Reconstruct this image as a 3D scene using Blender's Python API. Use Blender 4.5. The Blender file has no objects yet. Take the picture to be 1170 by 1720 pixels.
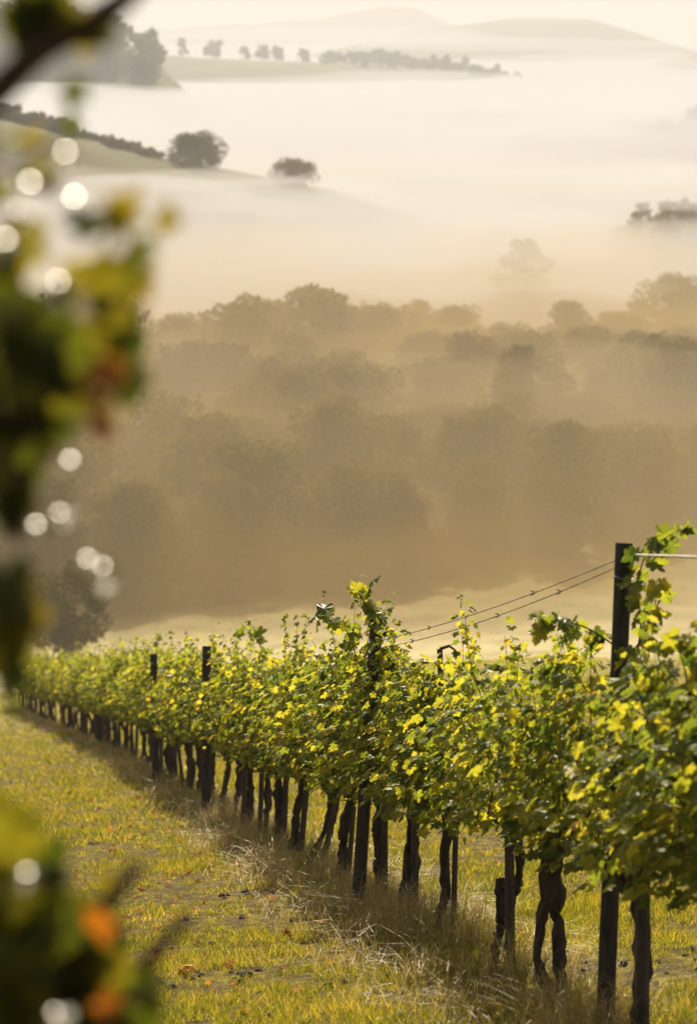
import bpy, math, random
import numpy as np
from math import radians as R
from mathutils import Vector

random.seed(7)
rng = np.random.default_rng(11)
S = bpy.context.scene
COL = S.collection

# ------------------------------------------------------------------ camera, world, sun, exposure
FPX, CX, CY = 3210.0, 585.0, 860.0           # focal length and centre in photograph pixels
CAM = np.array((0.0, 0.0, 1.77))
PITCH = R(15.0)
SUN_AZ, SUN_EL = R(2.0), R(36.0)            # clockwise from +Y, above the horizon

cam_d = bpy.data.cameras.new('camera')
cam = bpy.data.objects.new('camera', cam_d)
COL.objects.link(cam)
cam.location = CAM
cam.rotation_euler = (math.pi / 2 - PITCH, 0, 0)
cam_d.sensor_fit = 'VERTICAL'
cam_d.sensor_height = 36.0
cam_d.lens = 36.0 * FPX / 1720.0
cam_d.clip_start, cam_d.clip_end = 0.05, 30000
cam_d.dof.use_dof = True
cam_d.dof.focus_distance = 12.0
cam_d.dof.aperture_fstop = cam_d.lens / 27.0
S.camera = cam

world = bpy.data.worlds.new('World')
S.world = world
world.use_nodes = True
wn, wl = world.node_tree.nodes, world.node_tree.links
sky = wn.new('ShaderNodeTexSky')
sky.sky_type = 'NISHITA'
sky.sun_disc = False
sky.sun_elevation = SUN_EL
sky.sun_rotation = SUN_AZ
sky.dust_density = 6.0
sky.air_density = 1.0
sky.ozone_density = 0.6
tint = wn.new('ShaderNodeMix'); tint.data_type = 'RGBA'; tint.blend_type = 'MULTIPLY'
tint.inputs['Factor'].default_value = 1.0
tint.inputs[7].default_value = (1.0, 0.92, 0.80, 1)      # warm white balance of the photograph
wl.new(sky.outputs[0], tint.inputs[6])
wl.new(tint.outputs[2], wn['Background'].inputs[0])
wn['Background'].inputs[1].default_value = 0.08

sun_d = bpy.data.lights.new('sun', 'SUN')
sun_d.energy = 5.0
sun_d.angle = R(0.5)
sun_d.color = (1.0, 0.87, 0.70)
sun = bpy.data.objects.new('sun', sun_d)
COL.objects.link(sun)
sv = Vector((math.sin(SUN_AZ) * math.cos(SUN_EL), math.cos(SUN_AZ) * math.cos(SUN_EL), math.sin(SUN_EL)))
sun.rotation_euler = sv.to_track_quat('Z', 'Y').to_euler()
sun.location = (20, 20, 40)

S.view_settings.view_transform = 'Standard'
S.view_settings.look = 'None'
S.view_settings.exposure = 0.88
S.view_settings.gamma = 1.0
S.render.engine = 'CYCLES'
S.cycles.max_bounces = 7
S.cycles.diffuse_bounces = 3
S.cycles.glossy_bounces = 2
S.cycles.transmission_bounces = 5
S.cycles.volume_bounces = 2
S.cycles.use_denoising = True
S.cycles.caustics_refractive = True
S.cycles.blur_glossy = 0.0

# ------------------------------------------------------------------ helpers
def ray(u, v, t):
    """world point seen at photograph pixel (u, v) at depth t along the view axis"""
    a, b = (u - CX) / FPX, -(v - CY) / FPX
    c, s = math.cos(PITCH), math.sin(PITCH)
    return CAM + t * np.array((a, c + b * s, -s + b * c))

def project(p):
    q = np.asarray(p) - CAM
    c, s = math.cos(PITCH), math.sin(PITCH)
    t = q[1] * c - q[2] * s
    return CX + FPX * q[0] / t, CY - FPX * (q[1] * s + q[2] * c) / t, t

RD = np.array((-0.2022, 0.9793))             # horizontal direction of the vine row
RP = np.array((0.9793, 0.2022))              # to its right

def sl(x, y):
    return RD[0] * x + RD[1] * y, RP[0] * x + RP[1] * y

def xy(s, l):
    return RD[0] * s + RP[0] * l, RD[1] * s + RP[1] * l

class VNoise:
    """smooth value noise on a wrapped lattice, for numpy arrays"""
    def __init__(self, seed):
        self.g = np.random.default_rng(seed).random((256, 256))
    def __call__(self, x, y):
        x = np.asarray(x, float); y = np.asarray(y, float)
        i, j = np.floor(x).astype(int), np.floor(y).astype(int)
        f, h = x - i, y - j
        f = f * f * (3 - 2 * f); h = h * h * (3 - 2 * h)
        g = self.g
        a = g[i % 256, j % 256]; b = g[(i + 1) % 256, j % 256]
        c = g[i % 256, (j + 1) % 256]; d = g[(i + 1) % 256, (j + 1) % 256]
        return (a * (1 - f) + b * f) * (1 - h) + (c * (1 - f) + d * f) * h
N1, N2, N3 = VNoise(1), VNoise(2), VNoise(3)
def fbm(n, x, y, o=4):
    r, a, t = 0, 0.5, 0
    for k in range(o):
        r = r + a * n(x * 2 ** k + 17 * k, y * 2 ** k + 9 * k); t += a; a *= 0.5
    return r / t

class MB:
    """collects polygons, builds ONE mesh object"""
    def __init__(self):
        self.v, self.f, self.n, self.m = [], [], 0, []
    def add(self, v, f, mat=0):
        v = np.asarray(v, np.float32).reshape(-1, 3); f = np.asarray(f, np.int32)
        self.v.append(v); self.f.append(f + self.n); self.n += len(v)
        self.m.append(np.full(len(f), mat, np.int32))
    def build(self, name, mats, parent=None, smooth=False, link=True):
        me = bpy.data.meshes.new(name)
        v = np.concatenate(self.v)
        lt = np.concatenate([np.full(len(f), f.shape[1], np.int32) for f in self.f])
        lv = np.concatenate([f.ravel() for f in self.f]).astype(np.int32)
        ls = np.concatenate(([0], np.cumsum(lt)[:-1])).astype(np.int32)
        me.vertices.add(len(v)); me.vertices.foreach_set('co', v.ravel())
        me.loops.add(len(lv)); me.loops.foreach_set('vertex_index', lv)
        me.polygons.add(len(lt))
        me.polygons.foreach_set('loop_start', ls); me.polygons.foreach_set('loop_total', lt)
        me.polygons.foreach_set('material_index', np.concatenate(self.m))
        me.polygons.foreach_set('use_smooth', np.full(len(lt), smooth, bool))
        me.update(calc_edges=True); me.validate()
        for m in (mats if isinstance(mats, (list, tuple)) else [mats]):
            me.materials.append(m)
        o = bpy.data.objects.new(name, me)
        if link: COL.objects.link(o)
        if parent is not None: o.parent = parent
        return o

def tag(o, label=None, cat=None, group=None, kind=None):
    if label: o['label'] = label
    if cat: o['category'] = cat
    if group: o['group'] = group
    if kind: o['kind'] = kind
    return o

def empty(name, loc, rz=0.0):
    o = bpy.data.objects.new(name, None)
    COL.objects.link(o)
    o.location = [float(c) for c in loc]; o.rotation_euler = (0, 0, rz)
    o.empty_display_size = 0.2
    return o

def copy_tree(o, parent=None):
    c = o.copy(); COL.objects.link(c); c.parent = parent
    for ch in o.children: copy_tree(ch, c)
    return c

def tube(mb, pts, rad, sides=8, rough=0.0, mat=0, seed=0, cap=True):
    """tapered tube along a polyline with an irregular surface"""
    pts = np.asarray(pts, float); n = len(pts)
    rad = np.broadcast_to(np.asarray(rad, float), (n,))
    g = np.random.default_rng(seed)
    tan = np.gradient(pts, axis=0); tan /= np.linalg.norm(tan, axis=1)[:, None] + 1e-9
    ref = np.array((0.31, 0.95, 0.0)) if abs(tan[0][2]) > 0.5 else np.array((0, 0, 1.0))
    V = []
    ang = np.linspace(0, 2 * np.pi, sides, endpoint=False)
    prof = 1 + rough * g.uniform(-0.6, 0.6, sides)
    for i in range(n):
        a = np.cross(tan[i], ref); a /= np.linalg.norm(a) + 1e-9
        b = np.cross(tan[i], a)
        prof = 0.75 * prof + 0.25 * (1 + rough * g.uniform(-2.2, 2.2, sides))
        r = rad[i] * prof
        V.append(pts[i] + np.outer(np.cos(ang) * r, a) + np.outer(np.sin(ang) * r, b))
    V = np.concatenate(V)
    F = []
    for i in range(n - 1):
        for k in range(sides):
            k2 = (k + 1) % sides
            F.append((i * sides + k, i * sides + k2, (i + 1) * sides + k2, (i + 1) * sides + k))
    mb.add(V, F, mat)
    if cap:
        for i in (0, n - 1):
            ring = list(range(i * sides, (i + 1) * sides))
            c = V[ring].mean(0)
            mb.add(np.vstack((V[ring], c)), [(k, (k + 1) % sides, sides) for k in range(sides)], mat)

def smooth_path(ctrl, n):
    """Catmull-Rom through control points"""
    c = np.asarray(ctrl, float)
    c = np.vstack((2 * c[0] - c[1], c, 2 * c[-1] - c[-2]))
    out = []
    m = len(c) - 3
    for q in np.linspace(0, m - 1e-6, n):
        i = int(q); t = q - i
        p0, p1, p2, p3 = c[i:i + 4]
        out.append(0.5 * (2 * p1 + (p2 - p0) * t + (2 * p0 - 5 * p1 + 4 * p2 - p3) * t * t + (3 * p1 - p0 - 3 * p2 + p3) * t ** 3))
    return np.array(out)

# vine leaf: five lobes, folded on its midrib
_half = [(0.10, -0.16), (0.34, -0.20), (0.50, 0.02), (0.37, 0.16), (0.56, 0.30), (0.54, 0.48), (0.27, 0.54), (0.22, 0.76), (0.10, 0.86)]
_out = [(0.0, 0.0)] + _half + [(0.0, 1.0)] + [(-x, y) for x, y in _half[::-1]]
LEAF2 = np.array([(0.0, 0.34)] + _out)
LEAFV = np.column_stack((LEAF2, -0.30 * np.abs(LEAF2[:, 0]) - 0.22 * (LEAF2[:, 1] - 0.2) ** 2))
_k = len(_out)
LEAFF = np.array([(0, 1 + i, 1 + (i + 1) % _k) for i in range(_k)])

def unit(a):
    return a / (np.linalg.norm(a, axis=-1, keepdims=True) + 1e-9)

def leaves(mb, pos, tip, nrm, size, g, mat=0, V=LEAFV, F=LEAFF):
    """many leaves: pos = petiole end, tip = midrib direction, nrm = rough face direction"""
    n = len(pos)
    Y = unit(tip); X = unit(np.cross(Y, nrm)); Z = np.cross(X, Y)
    v = np.repeat(V[None], n, 0).copy()
    v[:, :, 2] *= g.uniform(-0.2, 1.7, (n, 1))
    v[:, :, 2] += 0.05 * g.standard_normal((n, V.shape[0]))
    v[:, :, 0] *= g.uniform(0.8, 1.1, (n, 1))
    w = (v[:, :, 0:1] * X[:, None] + v[:, :, 1:2] * Y[:, None] + v[:, :, 2:3] * Z[:, None]) * np.asarray(size).reshape(-1, 1, 1) + pos[:, None]
    f = (F[None] + (np.arange(n) * len(V))[:, None, None]).reshape(-1, F.shape[1])
    mb.add(w.reshape(-1, 3), f, mat)

# ------------------------------------------------------------------ materials
def mat(name):
    m = bpy.data.materials.new(name); m.use_nodes = True
    nt = m.node_tree
    return m, nt.nodes, nt.links, nt.nodes['Principled BSDF'], nt.nodes['Material Output']

def ramp(nodes, stops, interp='LINEAR'):
    r = nodes.new('ShaderNodeValToRGB')
    r.color_ramp.interpolation = interp
    el = r.color_ramp.elements
    while len(el) < len(stops): el.new(0.5)
    for e, (p, c) in zip(el, stops):
        e.position = p; e.color = (*c, 1)
    return r

def noise(nodes, links, scale, detail=4, rough=0.55, coord=None):
    n = nodes.new('ShaderNodeTexNoise')
    n.inputs['Scale'].default_value = scale
    n.inputs['Detail'].default_value = detail
    n.inputs['Roughness'].default_value = rough
    if coord is not None: links.new(coord, n.inputs['Vector'])
    return n

def leaf_material(name, stops, trans=0.5, gloss=0.42, boost=(2.2, 1.9, 0.9), spec=0.5, drift=1.3, amp=0.7, own=1.0):
    m, n, l, p, out = mat(name)
    geo = n.new('ShaderNodeNewGeometry')
    r = ramp(n, stops)
    tc = n.new('ShaderNodeTexCoord')
    nz = noise(n, l, drift, 2, 0.5, tc.outputs['Object'])
    # per-leaf random value, pushed by a slow noise so that colours come in drifts
    ad = n.new('ShaderNodeMath'); ad.operation = 'MULTIPLY_ADD'
    l.new(nz.outputs[0], ad.inputs[0]); ad.inputs[1].default_value = amp
    ow = n.new('ShaderNodeMath'); ow.operation = 'MULTIPLY'; ow.inputs[1].default_value = own
    l.new(geo.outputs['Random Per Island'], ow.inputs[0]); l.new(ow.outputs[0], ad.inputs[2])
    sb = n.new('ShaderNodeMath'); sb.operation = 'SUBTRACT'; sb.use_clamp = True
    l.new(ad.outputs[0], sb.inputs[0]); sb.inputs[1].default_value = 0.5 * (amp + own) - 0.5
    l.new(sb.outputs[0], r.inputs[0])
    l.new(r.outputs[0], p.inputs['Base Color'])
    p.inputs['Roughness'].default_value = gloss
    p.inputs['Specular IOR Level'].default_value = spec
    mul = n.new('ShaderNodeMix'); mul.data_type = 'RGBA'; mul.blend_type = 'MULTIPLY'
    mul.inputs['Factor'].default_value = 1; mul.clamp_result = False
    l.new(r.outputs[0], mul.inputs[6]); mul.inputs[7].default_value = (*boost, 1)
    tr = n.new('ShaderNodeBsdfTranslucent'); l.new(mul.outputs[2], tr.inputs[0])
    mx = n.new('ShaderNodeMixShader'); mx.inputs[0].default_value = trans
    l.new(p.outputs[0], mx.inputs[1]); l.new(tr.outputs[0], mx.inputs[2])
    l.new(mx.outputs[0], out.inputs[0])
    return m

M_VINE = leaf_material('vine_leaf', [(0.0, (0.03, 0.06, 0.014)), (0.4, (0.105, 0.145, 0.022)), (0.65, (0.19, 0.205, 0.025)),
                                     (0.93, (0.26, 0.26, 0.04)), (0.985, (0.32, 0.27, 0.035)), (1.0, (0.26, 0.17, 0.04))], trans=0.52, gloss=0.45, boost=(2.5, 2.15, 1.0), spec=0.3, drift=3.2, amp=1.5, own=0.6)
M_NEARLEAF = leaf_material('near_leaf_shaded', [(0.0, (0.022, 0.036, 0.006)), (0.45, (0.055, 0.07, 0.008)), (0.8, (0.11, 0.105, 0.011)),
                                     (1.0, (0.13, 0.11, 0.010))], trans=0.46)  # darker vine leaf colours, with the shaded side of the plants painted in
M_RUST = leaf_material('rust_leaf', [(0.0, (0.20, 0.07, 0.010)), (1.0, (0.27, 0.11, 0.012))], trans=0.45, boost=(1.8, 1.5, 0.8))
M_TREE = leaf_material('tree_leaf', [(0.0, (0.035, 0.04, 0.010)), (0.5, (0.065, 0.068, 0.014)), (1.0, (0.11, 0.095, 0.022))], trans=0.3, gloss=0.9, spec=0.0, boost=(1.6, 1.4, 0.9))
M_GRASS = leaf_material('grass_blade', [(0.0, (0.05, 0.08, 0.009)), (0.3, (0.11, 0.145, 0.012)), (0.6, (0.21, 0.21, 0.018)), (0.85, (0.31, 0.26, 0.03)), (1.0, (0.44, 0.34, 0.10))],
                        trans=0.5, gloss=0.5, boost=(1.7, 1.5, 0.8))
M_DRY = leaf_material('dry_grass_blade', [(0.0, (0.10, 0.11, 0.025)), (0.4, (0.24, 0.20, 0.06)), (0.75, (0.36, 0.28, 0.12)), (1.0, (0.42, 0.34, 0.17))],
                      trans=0.4, gloss=0.5, boost=(1.4, 1.3, 1.0))
M_FALLEN = leaf_material('fallen_leaf', [(0.0, (0.16, 0.06, 0.02)), (0.5, (0.36, 0.14, 0.03)), (1.0, (0.40, 0.25, 0.05))], trans=0.35, gloss=0.8, spec=0.1, boost=(1.5, 1.3, 0.9))

def bark_material(name, c1, c2, scale=18, bump=0.6, stretch=0.18):
    m, n, l, p, out = mat(name)
    tc = n.new('ShaderNodeTexCoord'); mp = n.new('ShaderNodeMapping')
    mp.inputs['Scale'].default_value = (1, 1, stretch)
    l.new(tc.outputs['Object'], mp.inputs[0])
    nz = noise(n, l, scale, 8, 0.68, mp.outputs[0])
    r = ramp(n, [(0.3, c1), (0.7, c2)])
    l.new(nz.outputs[0], r.inputs[0]); l.new(r.outputs[0], p.inputs['Base Color'])
    b = n.new('ShaderNodeBump'); b.inputs['Strength'].default_value = bump; b.inputs['Distance'].default_value = 0.02
    l.new(nz.outputs[0], b.inputs['Height']); l.new(b.outputs[0], p.inputs['Normal'])
    p.inputs['Roughness'].default_value = 0.85
    p.inputs['Specular IOR Level'].default_value = 0.25
    return m
M_BARK = bark_material('vine_bark', (0.022, 0.015, 0.010), (0.13, 0.092, 0.06), 30, 1.0, 0.10)
M_POST = bark_material('post_wood', (0.018, 0.014, 0.011), (0.10, 0.08, 0.06), 34, 0.8, 0.05)
M_STAKE = bark_material('stake_wood', (0.05, 0.038, 0.027), (0.13, 0.10, 0.07), 30, 0.5, 0.05)
M_TRUNK = bark_material('tree_bark', (0.04, 0.03, 0.02), (0.11, 0.085, 0.06), 4, 0.5, 0.2)
M_CANE = bark_material('cane_bark', (0.035, 0.022, 0.012), (0.10, 0.06, 0.03), 30, 0.4, 0.1)

M_WIRE, n, l, p, out = mat('wire_metal')
p.inputs['Base Color'].default_value = (0.30, 0.28, 0.25, 1); p.inputs['Metallic'].default_value = 0.8; p.inputs['Roughness'].default_value = 0.45
nz = noise(n, l, 60, 3); r = ramp(n, [(0.35, (0.12, 0.09, 0.07)), (0.65, (0.4, 0.38, 0.34))]); l.new(nz.outputs[0], r.inputs[0]); l.new(r.outputs[0], p.inputs['Base Color'])
M_PIPE, n, l, p, out = mat('pale_rail')
nz = noise(n, l, 25, 3); r = ramp(n, [(0.3, (0.45, 0.40, 0.33)), (0.7, (0.75, 0.70, 0.62))]); l.new(nz.outputs[0], r.inputs[0]); l.new(r.outputs[0], p.inputs['Base Color'])
p.inputs['Roughness'].default_value = 0.4

M_DEW, n, l, p, out = mat('dew_water')
p.inputs['Base Color'].default_value = (1, 1, 1, 1); p.inputs['Transmission Weight'].default_value = 1.0
p.inputs['IOR'].default_value = 1.33; p.inputs['Roughness'].default_value = 0.25; p.inputs['Specular IOR Level'].default_value = 1.0

# ground: soil and moss below the grass near the camera, sward further off
M_GROUND, n, l, p, out = mat('ground')
geo = n.new('ShaderNodeNewGeometry')
na = noise(n, l, 9.0, 8, 0.7, geo.outputs['Position'])
ra = ramp(n, [(0.30, (0.025, 0.017, 0.009)), (0.48, (0.065, 0.048, 0.017)), (0.62, (0.14, 0.12, 0.02)), (0.8, (0.24, 0.18, 0.045))])
l.new(na.outputs[0], ra.inputs[0])
nb = noise(n, l, 0.16, 6, 0.62, geo.outputs['Position'])
rb = ramp(n, [(0.30, (0.19, 0.185, 0.09)), (0.5, (0.31, 0.28, 0.15)), (0.72, (0.42, 0.37, 0.22))])
l.new(nb.outputs[0], rb.inputs[0])
nc = noise(n, l, 2.2, 5, 0.7, geo.outputs['Position'])
mc = n.new('ShaderNodeMix'); mc.data_type = 'RGBA'; mc.blend_type = 'MULTIPLY'; mc.inputs['Factor'].default_value = 0.7
rc = ramp(n, [(0.35, (0.55, 0.6, 0.5)), (0.6, (1.1, 1.05, 1.0))]); l.new(nc.outputs[0], rc.inputs[0])
l.new(rb.outputs[0], mc.inputs[6]); l.new(rc.outputs[0], mc.inputs[7])
sep = n.new('ShaderNodeSeparateXYZ'); l.new(geo.outputs['Position'], sep.inputs[0])
m1 = n.new('ShaderNodeMapRange'); m1.inputs['From Min'].default_value = 35; m1.inputs['From Max'].default_value = 85
l.new(sep.outputs['Y'], m1.inputs['Value'])
x1 = n.new('ShaderNodeMix'); x1.data_type = 'RGBA'
l.new(m1.outputs[0], x1.inputs['Factor']); l.new(ra.outputs[0], x1.inputs[6]); l.new(mc.outputs[2], x1.inputs[7])
m2 = n.new('ShaderNodeMapRange'); m2.inputs['From Min'].default_value = 260; m2.inputs['From Max'].default_value = 330
l.new(sep.outputs['Y'], m2.inputs['Value'])
nd = noise(n, l, 0.02, 5, 0.6, geo.outputs['Position'])
rd = ramp(n, [(0.35, (0.05, 0.06, 0.025)), (0.65, (0.12, 0.115, 0.045))]); l.new(nd.outputs[0], rd.inputs[0])
x2 = n.new('ShaderNodeMix'); x2.data_type = 'RGBA'
l.new(m2.outputs[0], x2.inputs['Factor']); l.new(x1.outputs[2], x2.inputs[6]); l.new(rd.outputs[0], x2.inputs[7])
l.new(x2.outputs[2], p.inputs['Base Color'])
bp = n.new('ShaderNodeBump'); bp.inputs['Strength'].default_value = 0.8; bp.inputs['Distance'].default_value = 0.05
l.new(na.outputs[0], bp.inputs['Height']); l.new(bp.outputs[0], p.inputs['Normal'])
p.inputs['Roughness'].default_value = 0.95; p.inputs['Specular IOR Level'].default_value = 0.1

M_SOIL = bark_material('soil', (0.022, 0.015, 0.010), (0.075, 0.052, 0.035), 30, 0.8, 1.0)

# ------------------------------------------------------------------ terrain: one sheet to the horizon
_ps = np.array([-60, 0, 15, 30, 50, 66, 100, 130, 155, 185, 220, 300, 380, 460, 8000.0])
_pz = np.array([21.5, 0, -5.37, -10.65, -17.55, -22.9, -34.2, -42.6, -47.2, -50.3, -51.5, -54, -66, -76, -76])
_fs = np.linspace(-60, 8000, 16121)
_fz = np.interp(_fs, _ps, _pz)
_ker = np.hanning(25); _ker /= _ker.sum()
_fz2 = np.convolve(np.pad(_fz, 12, mode='edge'), _ker, mode='valid')
_fz2[:130] = _fz[:130]                         # keep the hillside under the camera straight

def bump(y, c, w):
    return np.exp(-((y - c) / w) ** 2)

def ground_z(x, y):
    x = np.asarray(x, float); y = np.asarray(y, float)
    s, l = sl(x, y)
    k = np.clip((y - 80) / 60, 0, 1); q = s * (1 - k) + y * k
    z = np.interp(q, _fs, _fz2)
    z = z + k * np.clip(1 - np.abs(y - 190) / 130, 0, 1) * (0.035 * np.clip(x, -60, 60))   # meadow climbs to the right
    far = np.clip((y - 60) / 200, 0, 1)
    z = z + far * 2.0 * (fbm(N1, x / 60, y / 60) - 0.5)
    near = np.clip((60 - y) / 60, 0, 1)
    z = z + near * 0.05 * (fbm(N2, x / 0.9, y / 0.9, 3) - 0.5)
    def ridge(crest, yc, w, amp=3.0, sc=25.0):
        c = crest + amp * (fbm(N3, x / sc, y / sc) - 0.5)
        return -80 + (c + 80) * bump(y, yc, w)
    hh = [
        ridge(np.interp(x, [-400, -110, -62, -34, -5, 40, 90], [8, -31.5, -44, -49.5, -56, -72, -80]), 600 + 0.15 * x, 85, 2.0),
        ridge(np.interp(x, [-900, -300, -150, 30, 95, 150, 215, 300], [-30, -36, -41, -51, -54, -66, -82, -85]), 1600 + 0.2 * x, 170, 5, 60),
        ridge(np.interp(x, [-900, -180, -135, -112, -95, -60], [24, -13, -16, -27, -45, -80]), 1100, 110, 4, 40),
        ridge(np.interp(x, [60, 74, 100, 200, 500], [-80, -58, -54, -40, -12]), 520, 60, 3),
        ridge(np.interp(x, [100, 140, 170, 260, 600], [-85, -64, -53, -38, -12]), 950, 100, 5, 40),
        ridge(np.interp(x, [200, 290, 330, 380, 600], [-85, -62, -53, -50, -38]), 1900, 200, 8, 60),
        ridge(np.interp(x, [-120, 89, 205, 290, 375, 450], [-80, -33, -20, -20, -47, -66]), 2400, 260, 9, 70),
        ridge(np.interp(x, [-500, -60, 60, 120, 213, 320], [-60, -30, -9, -13, -56, -82]), 3400, 300, 8, 120),
    ]
    for h in hh: z = np.maximum(z, h)
    return z

ys = np.concatenate((np.linspace(-14, 75, 300), 75 * (6600 / 75) ** np.linspace(0, 1, 430)[1:]))
us = np.linspace(-1, 1, 300)
us = np.sign(us) * np.abs(us) ** 1.25
Y, U = np.meshgrid(ys, us, indexing='ij')
X = U * (16 + 0.62 * np.maximum(Y, 0))
Z = ground_z(X, Y)
nv, nu = Y.shape
idx = np.arange(nv * nu).reshape(nv, nu)
F = np.stack((idx[:-1, :-1], idx[:-1, 1:], idx[1:, 1:], idx[1:, :-1]), -1).reshape(-1, 4)
mb = MB(); mb.add(np.stack((X, Y, Z), -1).reshape(-1, 3), F)
ground = mb.build('ground', M_GROUND, smooth=True); tag(ground, kind='structure')

# ------------------------------------------------------------------ haze and valley fog
def volume(name, density, color, aniso):
    m = bpy.data.materials.new(name); m.use_nodes = True
    n, l = m.node_tree.nodes, m.node_tree.links
    n.remove(n['Principled BSDF'])
    v = n.new('ShaderNodeVolumePrincipled')
    v.inputs['Color'].default_value = (*color, 1)
    v.inputs['Density'].default_value = density
    v.inputs['Anisotropy'].default_value = aniso
    l.new(v.outputs[0], n['Material Output'].inputs['Volume'])
    return m

def block(name, x0, x1, y0, y1, z0, top, material, nx=1, ny=1):
    """closed box whose upper face follows top(x, y)"""
    gx = np.linspace(0, 1, nx + 1); gy = np.linspace(0, 1, ny + 1)
    B, A = np.meshgrid(y0 + (y1 - y0) * gy ** 2.2 if ny > 1 else np.array([y0, y1]), gx, indexing='ij')
    w0 = x0(B) if callable(x0) else np.full_like(B, x0)
    w1 = x1(B) if callable(x1) else np.full_like(B, x1)
    XX = w0 + (w1 - w0) * A
    ZZ = top(XX, B)
    k = B.size; r, c = B.shape
    V = np.concatenate((np.stack((XX, B, ZZ), -1).reshape(-1, 3), np.stack((XX, B, np.full_like(B, z0)), -1).reshape(-1, 3)))
    ii = np.arange(k).reshape(r, c)
    q = lambda a, b, c_, d: np.stack((a, b, c_, d), -1).reshape(-1, 4)
    F = [q(ii[:-1, :-1], ii[:-1, 1:], ii[1:, 1:], ii[1:, :-1]), q(ii[:-1, :-1], ii[1:, :-1], ii[1:, 1:], ii[:-1, 1:]) + k]
    F.append(q(ii[0, 1:], ii[0, :-1], ii[0, :-1] + k, ii[0, 1:] + k)); F.append(q(ii[-1, :-1], ii[-1, 1:], ii[-1, 1:] + k, ii[-1, :-1] + k))
    F.append(q(ii[:-1, 0], ii[1:, 0], ii[1:, 0] + k, ii[:-1, 0] + k)); F.append(q(ii[1:, -1], ii[:-1, -1], ii[:-1, -1] + k, ii[1:, -1] + k))
    mb = MB(); mb.add(V, np.concatenate(F))
    return tag(mb.build(name, material), kind='stuff')

HAZE_C = (0.56, 0.582, 0.612)
haze = block('haze', -5200, 5200, -60, 7000, -95, lambda x, y: np.full_like(y, 14.0), volume('haze_air', 0.00032, HAZE_C, 0.2))
def mist_layer(name, top, lump, y0, density, color):
    def f(x, y):
        return top + lump * (fbm(N1, x / 30 + top, y / 30) - 0.5) - 10 * np.clip((y0 + 25 - y) / 25, 0, 1)
    return block(name, lambda y: -60 - 0.4 * y, lambda y: 60 + 0.4 * y, y0, 283 + 0.1 * top, -93 - 0.02 * top, f, volume(name + '_air', density, color, 0.2), 60, 60)
mist_layer('valley_mist', -18, 4, 70, 0.0022, (0.50, 0.43, 0.30))  # layers tinted tan, browner downward, to carry the shade of the wood
mist_layer('valley_mist', -33, 8, 112, 0.0085, (0.46, 0.36, 0.18))
mist_layer('valley_mist', -41, 9, 116, 0.027, (0.29, 0.20, 0.045))
def fog_top(x, y):
    base = np.interp(y, [280, 420, 600, 1100, 1600, 3000, 6000], [-53, -49, -50.5, -50, -59, -64, -66])
    return base - 0.16 * np.clip(x + 34, -120, 20) * np.clip((1400 - y) / 700, 0, 1) * np.clip((y - 430) / 120, 0, 1) + 6 * (fbm(N2, x / 70, y / 90 + 3) - 0.5)
fog = block('fog', lambda y: -200 - 0.6 * y, lambda y: 200 + 0.6 * y, 285, 6500, -92, fog_top, volume('fog_air', 0.022, HAZE_C, 0.2), 90, 110)

block('hill_mist', lambda y: -300 - 0.7 * y, lambda y: 300 + 0.7 * y, 820, 6700, -94, lambda x, y: -6 + 10 * (fbm(N3, x / 160, y / 200) - 0.5), volume('far_mist_air', 0.00042, (0.50, 0.535, 0.565), 0.2), 60, 60).__setitem__('kind', 'stuff')
M_WISP = {}
def wisp(u, v, y, wu, hv, depth, density, seed):
    """a drifting bank of mist: a lumpy flattened body round the point seen at (u, v) on the plane y"""
    d = ray(u, v, 1.0) - CAM
    k = y / d[1]; c = CAM + d * k
    m_px = k / FPX
    gs = VNoise(seed)
    th = np.linspace(0, np.pi, 22); ph = np.linspace(0, 2 * np.pi, 40, endpoint=False)
    T, P = np.meshgrid(th, ph, indexing='ij')
    rr = 0.6 + 0.8 * fbm(gs, 3 + np.cos(P) * np.sin(T) * 2.2, 3 + np.cos(T) * 1.5 + np.sin(P) * np.sin(T) * 2.2, 3)
    V = np.stack((c[0] + wu * m_px * rr * np.sin(T) * np.cos(P), c[1] + depth * rr * np.sin(T) * np.sin(P), c[2] + hv * m_px * rr * np.cos(T)), -1).reshape(-1, 3)
    F = np.array([(i * 40 + q, (i + 1) * 40 + q, (i + 1) * 40 + (q + 1) % 40, i * 40 + (q + 1) % 40) for i in range(21) for q in range(40)])
    mb = MB(); mb.add(V, F)
    density = density if y > 310 else density * 1.0001
    if density not in M_WISP: M_WISP[density] = volume('wisp_air', density, HAZE_C if y > 310 else (0.55, 0.49, 0.38), 0.2)
    tag(mb.build('fog_wisp', M_WISP[density], smooth=True), kind='stuff')
for q, a in enumerate([(180, 345, 520, 330, 45, 45, .012), (520, 330, 540, 200, 30, 50, .010), (330, 300, 560, 190, 16, 25, .016), (900, 440, 300, 330, 55, 30, .010), (450, 430, 296, 260, 40, 22, .010),
                       (1080, 260, 800, 260, 75, 70, .007), (640, 150, 1350, 420, 26, 90, .006), (170, 165, 950, 220, 22, 50, .010), (900, 200, 1000, 300, 34, 80, .006),
                       (885, 395, 405, 130, 55, 14, .030), (1115, 320, 485, 150, 28, 25, .022), (1150, 185, 900, 130, 30, 40, .012), (480, 60, 2000, 330, 16, 160, .0030), (1000, 110, 1750, 260, 22, 150, .0035), (830, 75, 2150, 330, 12, 120, .004), (1040, 640, 188, 230, 60, 16, .008), (700, 640, 200, 150, 40, 14, .007), (300, 620, 192, 140, 50, 14, .007)]):
    wisp(*a, 600 + q)

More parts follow.
